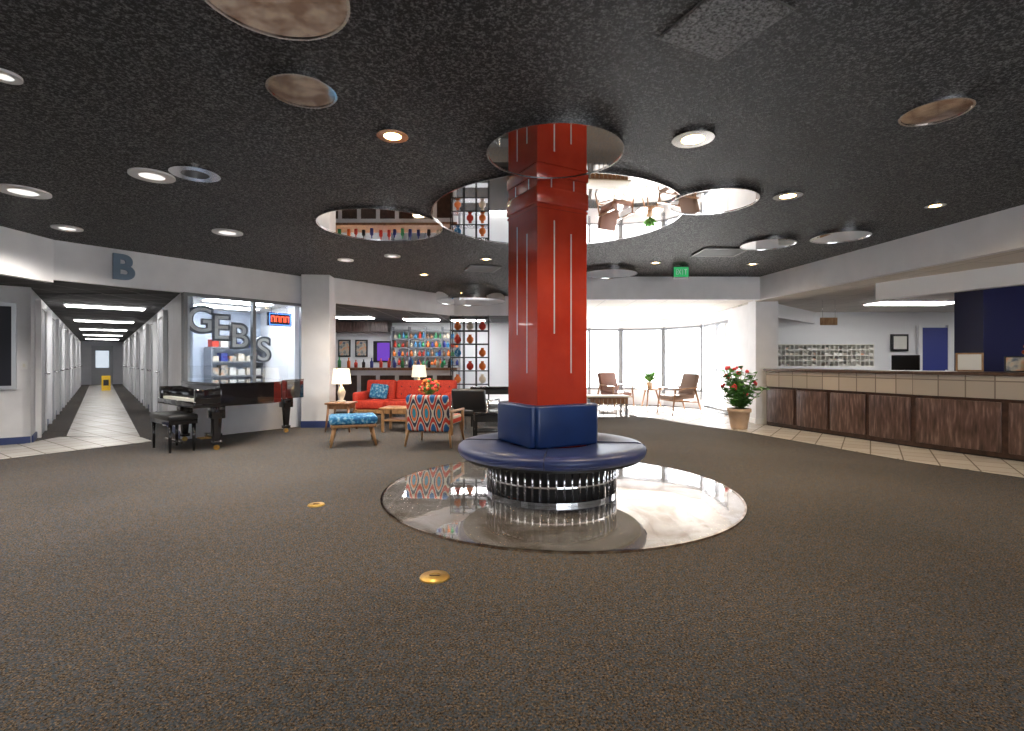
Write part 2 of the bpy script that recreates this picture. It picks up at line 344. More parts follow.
for f in (0.8,1.9):
    pc = (g0+g1)/2+D*f
    B('ceiling_light').box((0,0,0),(1.1,0.35,0.04),M_panelH).box((0,0,0.012),(1.16,0.41,0.03),M_white).out((pc.x,pc.y,2.30),ga)  # unseen panels added to brighten the shop interior
M_letter = mat('letter_grey',(0.13,0.15,0.19),0.4,0.2)
def text(name, ch, loc, rz, size, m, ex=0.02):
    cu = bpy.data.curves.new(name,'FONT'); cu.body=ch; cu.size=size; cu.extrude=ex; cu.align_x='CENTER'; cu.align_y='CENTER'; cu.bevel_depth=0.004
    cu.offset = 0.012*size/0.4
    o = bpy.data.objects.new(name,cu); sc.collection.objects.link(o); o.location=loc; o.rotation_euler=(math.pi/2,0,rz); cu.materials.append(m)
    return o
e = bpy.data.objects.new('hanging_letter_sign',None); sc.collection.objects.link(e)
for ch,u,z in (('G',0.26,1.86),('E',0.58,1.75),('B',0.88,1.62),('S',1.30,1.40)):
    p = g0+gd.normalized()*u+D*0.14
    o = text('letter_'+ch, ch, (p.x,p.y,z), ga, 0.60, M_letter, 0.03); o.parent = e
    o2 = text('letter_face_'+ch, ch, (p.x-D.x*0.034,p.y-D.y*0.034,z), ga, 0.56, M_white, 0.004); o2.parent = e; o2.data.offset=-0.004
p = g0+gd.normalized()*1.62+D*0.2
b = B('neon_open_sign'); b.box((0,0,0),(0.46,0.03,0.24),M_blacksat)
b.tube([(-0.2,-0.03,-0.1),(0.2,-0.03,-0.1),(0.2,-0.03,0.1),(-0.2,-0.03,0.1),(-0.2,-0.03,-0.1)],0.007,M_neonB)
for x in (-0.135,-0.045,0.045,0.135): b.tube([(x-0.028,-0.03,-0.05),(x-0.028,-0.03,0.05),(x+0.028,-0.03,0.05),(x+0.028,-0.03,-0.05)],0.008,M_neonR)
b.cyl((-0.15,0,0.12),(-0.15,0,0.34),.004,M_chrome).cyl((0.15,0,0.12),(0.15,0,0.34),.004,M_chrome)
b.out((p.x,p.y,1.98),ga)
p = s0*0.35+s1*0.65 - D*0.3
b = B('display_shelf')
for z in (0.3,0.6,0.9,1.2,1.5): b.box((0,0,z),(1.1,0.35,0.03),M_bronze)
for x in (-0.55,0.55): b.box((x,0,0.75),(0.03,0.35,1.5),M_bronze)
for z in (0.3,0.6,0.9,1.2,1.5):
    for i in range(6):
        h=random.uniform(0.1,0.22); b.box((-0.45+i*0.18,0,z+0.015+h/2),(0.13,0.2,h),random.choice([M_pic,M_paper,M_royal,M_redfab,M_cream]))
b.out((p.x,p.y,0),ga)
for f,z in ((0.7,1.6),(1.4,1.6)):
    p = g0+D*f+Nn*0.15
    B('framed_picture').box((0,0,0),(0.45,0.03,0.55),M_blacksat).box((0,-0.018,0),(0.37,0.012,0.47),M_pic).out((p.x,p.y,z),ang+math.pi)
bd = Vector((2.1,2.9)).normalized(); p = Vector((-6.0,6.7))+bd*0.75
text('corridor_letter_sign','B',(p.x+0.03,p.y-0.03,2.53),math.atan2(bd.y,bd.x),0.48,mat('sign_metal',(0.22,0.30,0.40),0.3,0.3),0.015)

# ------------------------------------------------------------------ rear bar zone
wall('wall_rear', (-9,15.0), (1.3,15.0), 0, 2.4, M_white, 0.1, 1)
b = B('bar_counter'); b.box((0,0,0.5),(3.2,0.55,1.0),M_wall).box((0,-0.03,1.03),(3.35,0.72,0.06),M_woodM)
for i in range(7): b.box((-1.4+i*0.46,-0.285,0.5),(0.36,0.02,0.75),M_woodframe)
b.out((-3.0,12.7,0))
b = B('bottle_set')
for i in range(16):
    x=-1.5+i*0.2+random.uniform(-.05,.05); m=random.choice([M_orangecer,M_greenglass,M_redfab,M_royal,M_woodM,M_cream,M_blacksat]); h=random.uniform(.15,.28)
    b.lathe([(0.04,0),(0.045,h*0.6),(0.016,h*0.75),(0.016,h)],m,(x,random.uniform(-.1,.1),0),10)
b.out((-3.0,12.7,1.06))
b = B('bottle_shelf')
for z in (1.1,1.35,1.6,1.85,2.1): b.box((0,0,z),(1.9,0.3,0.03),M_bronze)
for x in (-0.95,-0.47,0,0.47,0.95): b.box((x,0,1.1),(0.03,0.3,2.2),M_bronze)
for z in (1.115,1.365,1.615,1.865):
    for i in range(16):
        x=-0.88+i*0.117+random.uniform(-.02,.02); m=random.choice([M_orangecer,M_greenglass,M_redfab,M_royal,M_woodM,M_cream,M_tealfab]); h=random.uniform(.12,.2)
        b.lathe([(0.04,0),(0.045,h*0.6),(0.02,h*0.75),(0.02,h)],m,(x,-0.05,z),10)
b.out((-2.45,14.6,0))
B('television').box((0,0,0),(0.6,0.06,0.62),M_blacksat,bev=0.01).box((0,-0.035,0),(0.36,0.01,0.52),M_screen).out((-3.75,14.965,1.5))
for i,(x,z) in enumerate(((-4.9,1.6),(-4.4,1.6))):
    B('framed_picture').box((0,0,0),(0.36,0.04,0.5),M_blacksat,bev=0.005).box((0,-0.02,0),(0.28,0.02,0.42),M_pic).out((x,14.97,z))
b=B('wall_bar_cabinet'); b.box((0,0,2.2),(2.0,0.5,0.3),M_woodframe)
for i in range(4): b.box((-0.75+i*0.5,-0.255,2.2),(0.44,0.02,0.24),M_woodD)
b.out((-4.5,14.7,0))
for x,y in ((-4.0,13.0),(-1.2,13.9),(-2.4,13.6)):
    B('ceiling_light').box((0,0,0),(0.9,0.4,0.04),M_panelH).box((0,0,0.012),(0.96,0.46,0.03),M_white).out((x,y,2.33))  # invented panels that brighten the rear bar
b = B('etagere_shelf')
for x in (-0.42,-0.14,0.14,0.42):
    for y in (-0.15,0.15): b.box((x,y,1.12),(0.022,0.022,2.24),M_blacksat)
for z in (0.35,0.7,1.0,1.3,1.6,1.9,2.2):
    for y in (-0.15,0.15): b.box((0,y,z),(0.86,0.022,0.022),M_blacksat)
    b.box((0,0,z+0.01),(0.84,0.3,0.01),M_chrome)
for x,z,m in ((-0.28,0.72,M_orangecer),(0,1.02,M_redfab),(0.28,1.32,M_orangecer),(-0.28,1.62,M_redfab),(0.0,1.92,M_cream),(0.28,1.92,M_redfab),(0.28,0.72,M_cream),(-0.28,1.32,M_tealfab),(0,1.62,M_orangecer),(0.28,1.02,M_orangecer),(-0.28,1.92,M_orangecer)):
    b.lathe([(0.03,0),(0.08,0.06),(0.075,0.12),(0.03,0.17),(0.04,0.2)],m,(x,0,z),16)
b.out((-0.95,11.6,0))
wall('wall_partition', (0.3,12.6),(0.3,15.0),0,2.4,M_white,0.1,-1)

# ------------------------------------------------------------------ window alcove
def window(k, a, c, doors=False, panes=1):
    a=Vector(a); c=Vector(c); d=c-a; L=d.length; b=B(('door_glass' if doors else 'window_%d'%k))
    sill = 0.05 if doors else 0.42
    if not doors: b.box((L/2,0.05,sill/2),(L,0.1,sill),M_wall)
    b.box((L/2,0.05,sill+0.03),(L,0.1,0.06),M_bronze).box((L/2,0.05,2.12),(L,0.1,0.06),M_bronze).box((L/2,0.05,2.27),(L,0.1,0.24),M_wall)
    for i in range(panes+1):
        x = min(max(i*L/panes,0.03),L-0.03); b.box((x,0.05,1.2),(0.06,0.1,1.95),M_bronze if not doors else M_alum)
    if doors: b.box((L/2,0.05,1.0),(L,0.06,0.05),M_alum); b.cyl((L*0.55,-0.05,0.9),(L*0.55,-0.05,1.3),0.012,M_chrome)
    b.out((a.x,a.y,0),math.atan2(d.y,d.x))
window(3,(1.3,14.5),(3.1,14.6),panes=2)
window(4,(3.1,14.6),(4.2,14.2),panes=1)
window(5,(4.2,14.2),(4.9,13.2),panes=1)
window(6,(4.9,13.1),(4.86,11.5),doors=True,panes=2)
wall('wall_right_alcove',(4.86,11.5),(4.78,10.35),0,2.4,None,0.1,1)

# ------------------------------------------------------------------ front desk
path=[(4.83,9.70),(5.65,7.2),(6.5,5.4),(7.1,3.0)]
def seg_desk(b,a,c,n):
    a=Vector(a); c=Vector(c); d=c-a; L=d.length; an=math.atan2(d.y,d.x); R=Matrix.Translation((a.x,a.y,0))@Matrix.Rotation(an,4,'Z')
    def bx(cen,dim,m,bev=0):
        v = R@Vector(cen); b.box(v,dim,m,(0,0,an),bev)
    bx((L/2,0.3,0.38),(L+0.02,0.6,0.72),M_woodframe)
    bx((L/2,0.33,0.03),(L+0.02,0.6,0.08),M_blacksat)
    bx((L/2,0.3,1.05),(L+0.06,0.72,0.045),M_counter,0.01)
    for i in range(n):
        w=L/n; bx((w*(i+0.5),-0.012,0.39),(w-0.07,0.03,0.62),M_woodD,0.008)
b=B('reception_desk')
seg_desk(b,path[0],path[1],4); seg_desk(b,path[1],path[2],2); seg_desk(b,path[2],path[3],2)
desk=b.out()
for i,(a,c) in enumerate(zip(path,path[1:])):
    a=Vector(a);c=Vector(c);d=c-a
    bb=B('desk_tile_band'); bb.box((d.length/2,0.29,0.885),(d.length+0.02,0.62,0.285),M_desktile); o=bb.out((a.x,a.y,0),math.atan2(d.y,d.x)); o.parent=desk
def frame(name,loc,rz,w,h,m,fm=None):
    B(name).box((0,0,h/2),(w,0.02,h),fm or M_blacksat,(-0.15,0,0)).box((0,-0.014,h/2),(w*0.84,0.01,h*0.84),m,(-0.15,0,0)).box((0,0.05,h*0.3),(w*0.3,0.08,0.01),fm or M_blacksat,(0.9,0,0)).out(loc,rz)
frame('counter_sign',(6.12,6.85,1.073),math.radians(-40),0.28,0.25,M_paper,M_woodL)
frame('photo_frame',(6.4,6.5,1.073),math.radians(-40),0.22,0.2,M_pic)
frame('brochure_holder',(6.55,6.2,1.073),math.radians(-45),0.16,0.2,M_paper)
b=B('potted_flower'); b.lathe([(0.05,0),(0.07,0.1),(0.07,0.12)],M_cream,seg=16)
for i in range(14):
    a=random.uniform(0,6.28); r=random.uniform(0,.1); z=random.uniform(.18,.32)
    b.cyl((0,0,.1),(r*math.cos(a),r*math.sin(a),z),.004,M_leaf,seg=5).sph((r*math.cos(a),r*math.sin(a),z),.03,M_flower2,8)
b.out((6.45,6.35,1.073))
b=B('office_side_desk'); b.box((0,0,0.9),(0.5,1.8,0.04),M_woodM).box((0.1,0,0.45),(0.35,1.7,0.86),M_woodframe)
for y in (-0.55,0,0.55): b.box((-0.08,y,0.6),(0.02,0.5,0.3),M_woodD)
b.out((7.3,9.7,0),math.radians(19))
b=B('computer_monitor')
b.box((0,0,0.01),(0.2,0.15,0.02),M_blacksat,bev=0.005).cyl((0,0,0.02),(0,0,0.15),0.02,M_blacksat).box((0,0,0.27),(0.45,0.03,0.28),M_blacksat,bev=0.008)
b.out((7.3,9.5,0.92),math.radians(120))
wall('wall_office_back',(5.0,12.0),(13,12.0),0,2.4,M_white,0.1,1)
wall('wall_office_side',(13,12.0),(13,2),0,2.4,M_white,0.1,1)
B('wall_blue_pillar').box((0,0,1.2),(0.62,0.5,2.4),M_navy).out((7.35,7.9,0))
wall('wall_blue',(7.66,7.9),(9.3,7.6),0,2.4,M_royal,0.1,1)
b=B('mail_slot_cabinet'); b.box((0,0.15,0.55),(2.4,0.35,1.1),M_white).box((0,0.3,1.35),(2.4,0.02,0.5),mat('slot_back',(0.3,0.29,0.27),0.7))
for i in range(25): b.box((-1.2+i*0.1,0.15,1.35),(0.016,0.3,0.5),M_paper)
for z in (1.1,1.225,1.35,1.475,1.6): b.box((0,0.15,z),(2.41,0.31,0.018),M_paper)
for i in range(60):
    b.box((-1.15+random.randrange(24)*0.1,0.12,1.13+random.randrange(4)*0.125),(0.07,0.2,random.uniform(.02,.05)),random.choice([M_paper,M_cream,M_pic]))
b.out((7.0,11.6,0))
B('framed_picture').box((0,0,0),(0.4,0.04,0.4),M_blacksat,bev=0.005).box((0,-0.02,0),(0.3,0.02,0.3),M_paper).out((9.05,11.96,1.65))
B('door_office').box((0,0,1.0),(0.6,0.05,2.0),M_royal).box((-0.34,0,1.03),(0.08,0.08,2.06),M_white).box((0.34,0,1.03),(0.08,0.08,2.06),M_white).cyl((0.24,-0.06,1),(0.24,0,1),.025,M_chrome).out((9.85,11.95,0))
for x,y in ((7.8,10.0),(10.5,9.8),(8.3,4.5)):
    B('ceiling_light').box((0,0,0),(1.5,0.5,0.04),M_panel).box((0,0,0.012),(1.56,0.56,0.03),M_white).out((x,y,2.35))
b=B('hanging_sign'); b.box((0,0,0),(0.32,0.02,0.14),M_woodL).cyl((-0.12,0,0.07),(-0.12,0,0.4),.004,M_chrome).cyl((0.12,0,0.07),(0.12,0,0.4),.004,M_chrome)
b.out((6.0,9.7,1.97))
wall('wall_desk_header',(5.15,10.1),(7.1,12.0),2.1,2.38,M_white,0.05,1)
wall('wall_office_left',(5.2,10.35),(5.05,12.0),0,2.38,M_white,0.06,1)

# ------------------------------------------------------------------ column, bench
CX,CY=0.325,4.8
ca=math.atan2(-0.34,-0.10)+math.pi/4
b=B('red_column')
b.box((0,0,1.40),(0.53,0.53,2.80),M_red)
b.box((0,0,2.66),(0.56,0.56,0.15),M_red,bev=0.012).box((0,0,2.56),(0.545,0.545,0.02),M_red)
for k2 in range(4):
    R=Matrix.Rotation(k2*math.pi/2,4,'Z')
    for x,z0,z1 in ((-0.09,1.45,2.45),(0.09,1.1,2.35)):
        v=R@Vector((x,-0.2655,(z0+z1)/2)); b.box(v,(0.012,0.006,z1-z0),M_silver,(0,0,k2*math.pi/2))  # thin pale vertical strips on each column face
    for x in (-0.12,0.12):
        v=R@Vector((x,-0.2655,2.77)); b.box(v,(0.010,0.006,0.06),M_silver,(0,0,k2*math.pi/2))
b.out((CX,CY,0),ca)
b=B('round_bench')
seat=[(0.40,0.345),(0.80,0.345),(0.852,0.36),(0.868,0.395),(0.862,0.43),(0.835,0.45),(0.78,0.458),(0.40,0.458)]
b.lathe(seat,M_bluevinyl2,seg=96,ring=True)
b.ring(0.60,0.82,0.33,0.35,M_blacksat,96)
for i in range(4):
    a=math.radians(-98+i*90); c,s_=math.cos(a),math.sin(a)
    pts=[(0.41*c,0.41*s_,0.459),(0.79*c,0.79*s_,0.459),(0.85*c,0.85*s_,0.44),(0.87*c,0.87*s_,0.395),(0.853*c,0.853*s_,0.358)]
    b.tube(pts,0.007,M_piping)
b.lathe([(0.50,0.02),(0.50,0.34)],M_dark,seg=64,caps=False)
b.ring(0.57,0.61,0.015,0.04,M_chrome); b.ring(0.57,0.61,0.315,0.345,M_chrome); b.ring(0.578,0.60,0.155,0.17,M_chrome)
for i in range(56):
    a=2*math.pi*i/56; b.cyl((0.592*math.cos(a),0.592*math.sin(a),0.02),(0.592*math.cos(a),0.592*math.sin(a),0.33),0.0105,M_chrome,seg=8)
for k2 in range(4):
    R=Matrix.Rotation(ca+k2*math.pi/2,4,'Z')
    v=R@Vector((0.0,-0.318,0.64))-Vector((0.04,0,0)); b.box(v,(0.64,0.085,0.37),M_bluevinyl,(0,0,ca+k2*math.pi/2),0.025,3)
b.out((CX+0.04,CY,0))
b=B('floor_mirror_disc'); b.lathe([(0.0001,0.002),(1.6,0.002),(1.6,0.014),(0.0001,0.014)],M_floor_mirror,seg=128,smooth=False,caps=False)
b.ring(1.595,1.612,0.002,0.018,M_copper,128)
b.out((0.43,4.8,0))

# ------------------------------------------------------------------ ceiling mirrors
def disc(name,x,y,r,z0,z1,m,rim=M_chrome):
    b=B(name); b.lathe([(0.0001,z0),(r,z0),(r,z1),(0.0001,z1)],m,seg=96,smooth=False,caps=False)
    if rim: b.ring(r-0.003,r+0.010,z0-0.005,min(z0+0.03,z1),rim,96)
    b.out((x,y,0))
for x,y,r,z in ((-1.52,5.95,0.70,2.775),(0.48,5.60,1.34,2.785),(0.32,3.83,0.50,2.755),(1.98,5.05,0.41,2.775),(3.4,6.8,0.33,2.76),(4.1,6.4,0.32,2.76),(1.7,8.9,0.46,2.73),(-0.9,11.2,0.75,2.52)):
    disc('ceiling_mirror',x,y,r,z,2.80,M_mirror)
for x,y,r in ((-1.23,3.0,0.185),(-1.03,2.2,0.31),(2.69,3.25,0.18)):
    disc('ceiling_mirror',x,y,r,2.785,2.80,M_copper,M_chrome)
def down(x,y,r,lit=True,warm=True,power=30):
    b=B('recessed_downlight')
    b.ring(r*0.55,r,2.785,2.80,M_chrome if warm else M_white,40)
    b.lathe([(0.0001,2.79),(r*0.58,2.79),(r*0.58,2.799),(0.0001,2.799)],(M_lamp if warm else M_lampW) if lit else M_blacksat,seg=40,smooth=False,caps=False)
    b.out((x,y,0))
    if lit and power:
        l=bpy.data.lights.new('downlight_lamp','SPOT'); l.energy=power; l.spot_size=math.radians(150); l.spot_blend=0.8; l.shadow_soft_size=0.08
        l.color=(1,0.78,0.52) if warm else (1,0.92,0.82)
        o=bpy.data.objects.new('downlight_lamp',l); sc.collection.objects.link(o); o.location=(x,y,2.72)
for x,y,r in ((-0.84,3.6,0.11),(1.29,3.65,0.145),(2.64,4.9,0.13)): down(x,y,r,power=85)
for x,y,r in ((-4.57,4.79,0.2),(-3.08,4.38,0.17),(-3.5,6.3,0.17),(-5.3,6.1,0.15),(-1.8,7.7,0.12),(-2.83,2.85,0.08),(-2.6,8.0,0.12)): down(x,y,r,warm=False,power=105)
for x,y in ((-0.4,7.9),(1.0,7.6),(2.3,8.2),(-1.6,9.3),(3.9,8.3),(4.3,5.2)): down(x,y,0.09,warm=True,power=60)
down(-2.68,4.33,0.19,lit=False)  # dark ceiling speaker, drawn with the unlit downlight shape
def vent(x,y,w,h,rz):
    b=B('ceiling_vent'); b.box((0,0,2.793),(w,h,0.014),M_blacksat)
    n=int(h/0.05)
    for i in range(n): b.box((0,-h/2+(i+.5)*h/n,2.783),(w*0.94,0.02,0.01),M_vent)
    for sx,sy,dw,dh in ((0,h/2,w,0.03),(0,-h/2,w,0.03),(w/2,0,0.03,h),(-w/2,0,0.03,h)): b.box((sx,sy,2.785),(dw,dh,0.02),M_vent)
    b.out((x,y,0),rz)
vent(3.0,7.4,0.62,0.5,0); vent(-0.5,8.7,0.5,0.5,0.3)
B('ceiling_access_panel').box((0,0,2.796),(0.4,0.42,0.012),M_ventp).box((0,0,2.798),(0.42,0.44,0.006),M_vent).out((1.0,2.42,0),math.radians(26))
b=B('exit_sign'); b.box((0,0,0),(0.26,0.05,0.19),M_blacksat,bev=0.008).box((0,-0.026,0),(0.24,0.01,0.16),M_exit).cyl((0,0,0.09),(0,0,0.11),.02,M_white)
for ch,x in (('E',-0.08),('X',-0.03),('I',0.02),('T',0.07)):
    if ch!='X': b.box((x,-0.034,0),(0.012,0.006,0.09),M_white)
    if ch=='E': [b.box((x+0.012,-0.034,z),(0.03,0.006,0.012),M_white) for z in (-0.04,0,0.04)]
    if ch=='X': b.box((x,-0.034,0),(0.012,0.006,0.09),M_white,(0,0.5,0)); b.box((x,-0.034,0),(0.012,0.006,0.09),M_white,(0,-0.5,0))
    if ch=='T': b.box((x,-0.034,0.04),(0.04,0.006,0.012),M_white)
b.out((2.8,8.5,2.69))
for x,y,r in ((-1.64,4.29,0.07),(-0.43,2.85,0.085)):
    b=B('brass_floor_outlet'); b.lathe([(0.0001,0.001),(r,0.001),(r*0.93,0.01),(0.0001,0.011)],M_brass,seg=40,caps=False)
    b.ring(r*0.35,r*0.4,0.011,0.014,M_brass,24).box((0,0,0.012),(r*0.8,0.006,0.004),M_woodframe)
    b.out((x,y,0))

# ------------------------------------------------------------------ grand piano
b=B('grand_piano')
out=[(0.0,-0.72),(0.0,0.72),(1.35,0.72)]
for i in range(9):
    a=math.pi/2-i*math.pi/8; out.append((1.45+0.30*math.cos(a), 0.40+0.32*math.sin(a)))
out+= [(1.30,0.02),(1.15,-0.12),(1.02,-0.35),(0.92,-0.55),(0.75,-0.68),(0.5,-0.72)]
b.prism(out,0.60,0.88,M_black)
lid=[(x*1.01-0.01,y*1.02) for x,y in out]; b.prism(lid,0.885,0.91,M_black)
b.box((-0.15,0,0.63),(0.34,1.44,0.08),M_black,bev=0.01)
for y in (-0.69,0.69): b.box((-0.14,y,0.74),(0.32,0.07,0.2),M_black,bev=0.015)
b.box((-0.17,0,0.685),(0.2,1.28,0.03),M_keys)
for i in range(36):
    if i%7 in (2,6): continue
    b.box((-0.13,-0.61+i*0.035,0.705),(0.11,0.016,0.02),M_blacksat)
b.box((-0.03,0,0.78),(0.03,1.3,0.18),M_black,(0,0.15,0))
for x,y in ((0.0,-0.60),(0.0,0.60),(1.45,0.36)):
    b.box((x,y,0.52),(0.17,0.17,0.18),M_black,bev=0.01)
    b.cyl((x,y,0.08),(x,y,0.46),0.045,M_black,0.075,seg=8,smooth=False); b.box((x,y,0.10),(0.11,0.11,0.05),M_black,bev=0.01)
    b.cyl((x,y-0.015,0.035),(x,y+0.015,0.035),0.035,M_brass)
for y in (-0.1,0.1): b.cyl((0.2,y,0.15),(0.2,y,0.6),0.018,M_black)
b.box((0.18,0,0.13),(0.14,0.3,0.06),M_black,bev=0.01)
for y in (-0.07,0,0.07): b.box((0.06,y,0.10),(0.14,0.025,0.012),M_brass)
pa=math.atan2(0.77,0.64)
b.out((-4.50,7.38,0),pa)
b=B('piano_bench'); b.box((0,0,0.46),(0.36,0.78,0.08),M_blacksat,bev=0.025).box((0,0,0.40),(0.34,0.76,0.06),M_black)
for x in (-.14,.14):
    for y in (-.33,.33): b.cyl((x,y,0),(x,y,0.39),0.016,M_black,0.026,seg=10)
b.box((0,0,0.12),(0.02,0.66,0.02),M_black)
b.out((-4.66,7.05,0),pa)

# ------------------------------------------------------------------ lounge furniture
def taper_leg(b,p,h,m,dx=0,dy=0,r=0.022): b.cyl((p[0]+dx,p[1]+dy,0),(p[0],p[1],h),r*0.55,m,r,seg=10)
b=B('red_sofa')
W=1.9
b.box((0,0,0.24),(W,0.78,0.08),M_woodL,bev=0.01)
for i in range(3):
    x=-W/3+i*W/3
    b.box((x,-0.03,0.37),(W/3-0.015,0.72,0.17),M_redfab,bev=0.04,seg=3)
    b.box((x,0.33,0.62),(W/3-0.015,0.16,0.42),M_redfab,(-0.18,0,0),0.05,3)
    for u in (-.18,0,.18):
        for z in (.55,.7): b.sph((x+u,0.235+(z-.6)*.18,z),0.014,M_dark,8)
for x in (-W/2+0.04,W/2-0.04): b.box((x,0,0.46),(0.12,0.76,0.30),M_redfab,bev=0.045,seg=3)
for x in (-W/2+.12,W/2-.12):
    for y in (-.3,.3): taper_leg(b,(x,y),0.21,M_woodL,0.03 if x>0 else -0.03,0)
b.box((-0.62,0.14,0.60),(0.36,0.12,0.32),M_tealfab,(-0.4,0.1,0.1),0.05,3)
b.out((-2.1,10.2,0),math.radians(-6))
def table_lamp(x,y,z):
    b=B('table_lamp'); b.lathe([(0.07,0),(0.075,0.02),(0.03,0.04),(0.06,0.12),(0.07,0.18),(0.03,0.26),(0.012,0.28),(0.012,0.34)],M_cream,seg=24)
    b.lathe([(0.165,0.32),(0.135,0.58)],M_shade,seg=32,caps=False).lathe([(0.0001,0.40),(0.03,0.44),(0.0001,0.48)],M_shade,seg=12,caps=False); b.out((x,y,z))
    l=bpy.data.lights.new('table_lamp_bulb','POINT'); l.energy=8; l.color=(1,0.8,0.55); l.shadow_soft_size=0.05
    o=bpy.data.objects.new('table_lamp_bulb',l); sc.collection.objects.link(o); o.location=(x,y,z+0.52)
def side_table(x,y,m,w=0.5,h=0.5,rz=0):
    b=B('side_table'); b.box((0,0,h-0.015),(w,w,0.03),m,bev=0.006).box((0,0,h-0.07),(w*0.85,w*0.85,0.08),m)
    for sx in (-1,1):
        for sy in (-1,1): taper_leg(b,(sx*w*.38,sy*w*.38),h-0.05,m,sx*.04,sy*.04)
    b.out((x,y,0),rz)
side_table(-2.98,8.95,M_woodM,0.44,0.5); table_lamp(-2.98,8.95,0.501)
side_table(-2.05,11.3,M_woodM,0.5,0.55); table_lamp(-2.05,11.3,0.551)
b=B('teal_ottoman'); b.box((0,0,0.37),(0.66,0.56,0.12),M_tealfab,bev=0.045,seg=3).box((0,0,0.29),(0.62,0.52,0.04),M_woodL,bev=0.008)
for sx in (-1,1):
    for sy in (-1,1): taper_leg(b,(sx*.25,sy*.2),0.28,M_woodL,sx*.06,sy*.05,0.026)
b.cyl((-0.27,-0.2,0.12),(-0.27,0.2,0.12),0.01,M_woodL).cyl((0.27,-0.2,0.12),(0.27,0.2,0.12),0.01,M_woodL)
b.out((-2.33,7.5,0),math.radians(20))
b=B('patterned_chair')
b.box((0,0,0.36),(0.62,0.62,0.14),M_ogee,bev=0.04,seg=3).box((0,-0.30,0.48),(0.62,0.12,0.52),M_ogee,(0.14,0,0),0.045,3)
for sx in (-1,1):
    b.box((sx*0.335,0.0,0.50),(0.035,0.6,0.035),M_woodL,bev=0.01)
    b.box((sx*0.335,-0.26,0.34),(0.035,0.04,0.34),M_woodL,bev=0.008).box((sx*0.335,0.26,0.34),(0.035,0.04,0.34),M_woodL,bev=0.008)
    for sy in (-1,1): taper_leg(b,(sx*.3,sy*.26),0.30,M_woodL,sx*.04,sy*.05,0.024)
b.out((-1.12,7.5,0),math.radians(-12))
b=B('coffee_table'); b.box((0,0,0.40),(1.0,0.5,0.04),M_woodL,bev=0.01).box((0,0,0.2),(0.85,0.4,0.025),M_woodL)
for sx in (-1,1):
    for sy in (-1,1): b.box((sx*.44,sy*.2,0.2),(0.045,0.045,0.4),M_woodL,bev=0.006)
b.out((-1.75,8.9,0),math.radians(-6))
def bouquet(name,x,y,z,r=0.13,h=0.3,n=40,ms=(M_flower,M_flower2)):
    b=B(name); b.lathe([(0.05,0),(0.075,0.06),(0.07,0.13),(0.04,0.18),(0.05,0.2)],M_cream,seg=20)
    for i in range(n):
        a=random.uniform(0,6.28); q=r*math.sqrt(random.random()); zz=0.2+h*(0.4+0.5*random.random())*(1-0.4*q/r)
        px,py=q*math.cos(a),q*math.sin(a)
        b.cyl((0,0,0.18),(px,py,zz),.004,M_leaf,seg=5)
        b.sph((px,py,zz),random.uniform(.018,.035),random.choice(ms) if i%4 else M_leaf,8)
    b.out((x,y,z))
bouquet('flower_vase',-1.42,8.8,0.42,0.18,0.36,60)
def metal_table(name,x,y,w,d,h,rz=0):
    b=B(name); b.box((0,0,h-0.02),(w,d,0.04),M_black,bev=0.006).box((0,0,h-0.09),(w*.94,d*.9,0.1),M_blacksat)
    for sx in (-1,1):
        for sy in (-1,1): b.box((sx*(w/2-.03),sy*(d/2-.03),(h-.04)/2),(.035,.035,h-.04),M_blacksat)
    b.box((0,0,0.15),(w*.9,d*.85,0.02),M_blacksat)
    b.out((x,y,0),rz)
metal_table('black_console_table',-0.30,9.7,0.95,0.45,0.74)
metal_table('black_side_table',-0.30,7.9,0.6,0.45,0.44,0.15)
b=B('black_lounge_chair'); b.box((0,0,0.36),(0.6,0.6,0.12),M_blacksat,bev=0.04,seg=3).box((0,0.28,0.58),(0.6,0.1,0.36),M_blacksat,(-0.2,0,0),0.04,3)
for sx in (-1,1):
    b.tube([(sx*.32,-.28,0),(sx*.32,-.28,.55),(sx*.32,.25,.55),(sx*.32,.32,0)],0.014,M_chrome)
b.out((-0.62,8.75,0),math.radians(160))
def armchair(x,y,rz,fab):
    b=B('wood_armchair'); b.box((0,-0.02,0.40),(0.56,0.58,0.11),fab,(0.08,0,0),0.035,3).box((0,0.30,0.68),(0.56,0.11,0.50),fab,(-0.28,0,0),0.035,3)
    for sx in (-1,1):
        b.box((sx*.32,0,0.60),(0.06,0.66,0.03),M_woodM,(0.06,0,0),0.008)
        b.cyl((sx*.32,-.34,0),(sx*.32,-.26,.60),.016,M_woodM,.022); b.cyl((sx*.32,.42,0),(sx*.32,.24,.60),.016,M_woodM,.022)
        b.cyl((sx*.32,-.3,.32),(sx*.32,.34,.28),.016,M_woodM)
    b.cyl((-.32,-.3,.32),(.32,-.3,.32),.014,M_woodM).cyl((-.32,.34,.28),(.32,.34,.28),.014,M_woodM)
    b.out((x,y,0),rz)
M_brownfab=mat('brown_leather',(0.16,0.06,0.035),0.5); M_tan=mat('tan_fabric',(0.20,0.13,0.10),0.8)
armchair(3.85,11.9,math.radians(-75),M_tan); armchair(2.65,13.1,math.radians(30),M_brownfab)
b=B('round_table'); b.lathe([(0.0001,0.50),(0.33,0.50),(0.35,0.515),(0.33,0.53),(0.0001,0.53)],M_woodM,seg=48,caps=False)
for i in range(3):
    a=i*2.094; b.cyl((.3*math.cos(a),.3*math.sin(a),0),(.15*math.cos(a),.15*math.sin(a),.5),.014,M_woodM,.02)
b.out((3.5,13.0,0))
b=B('potted_plant'); b.lathe([(0.06,0),(0.09,0.15),(0.095,0.17)],M_cream,seg=20)
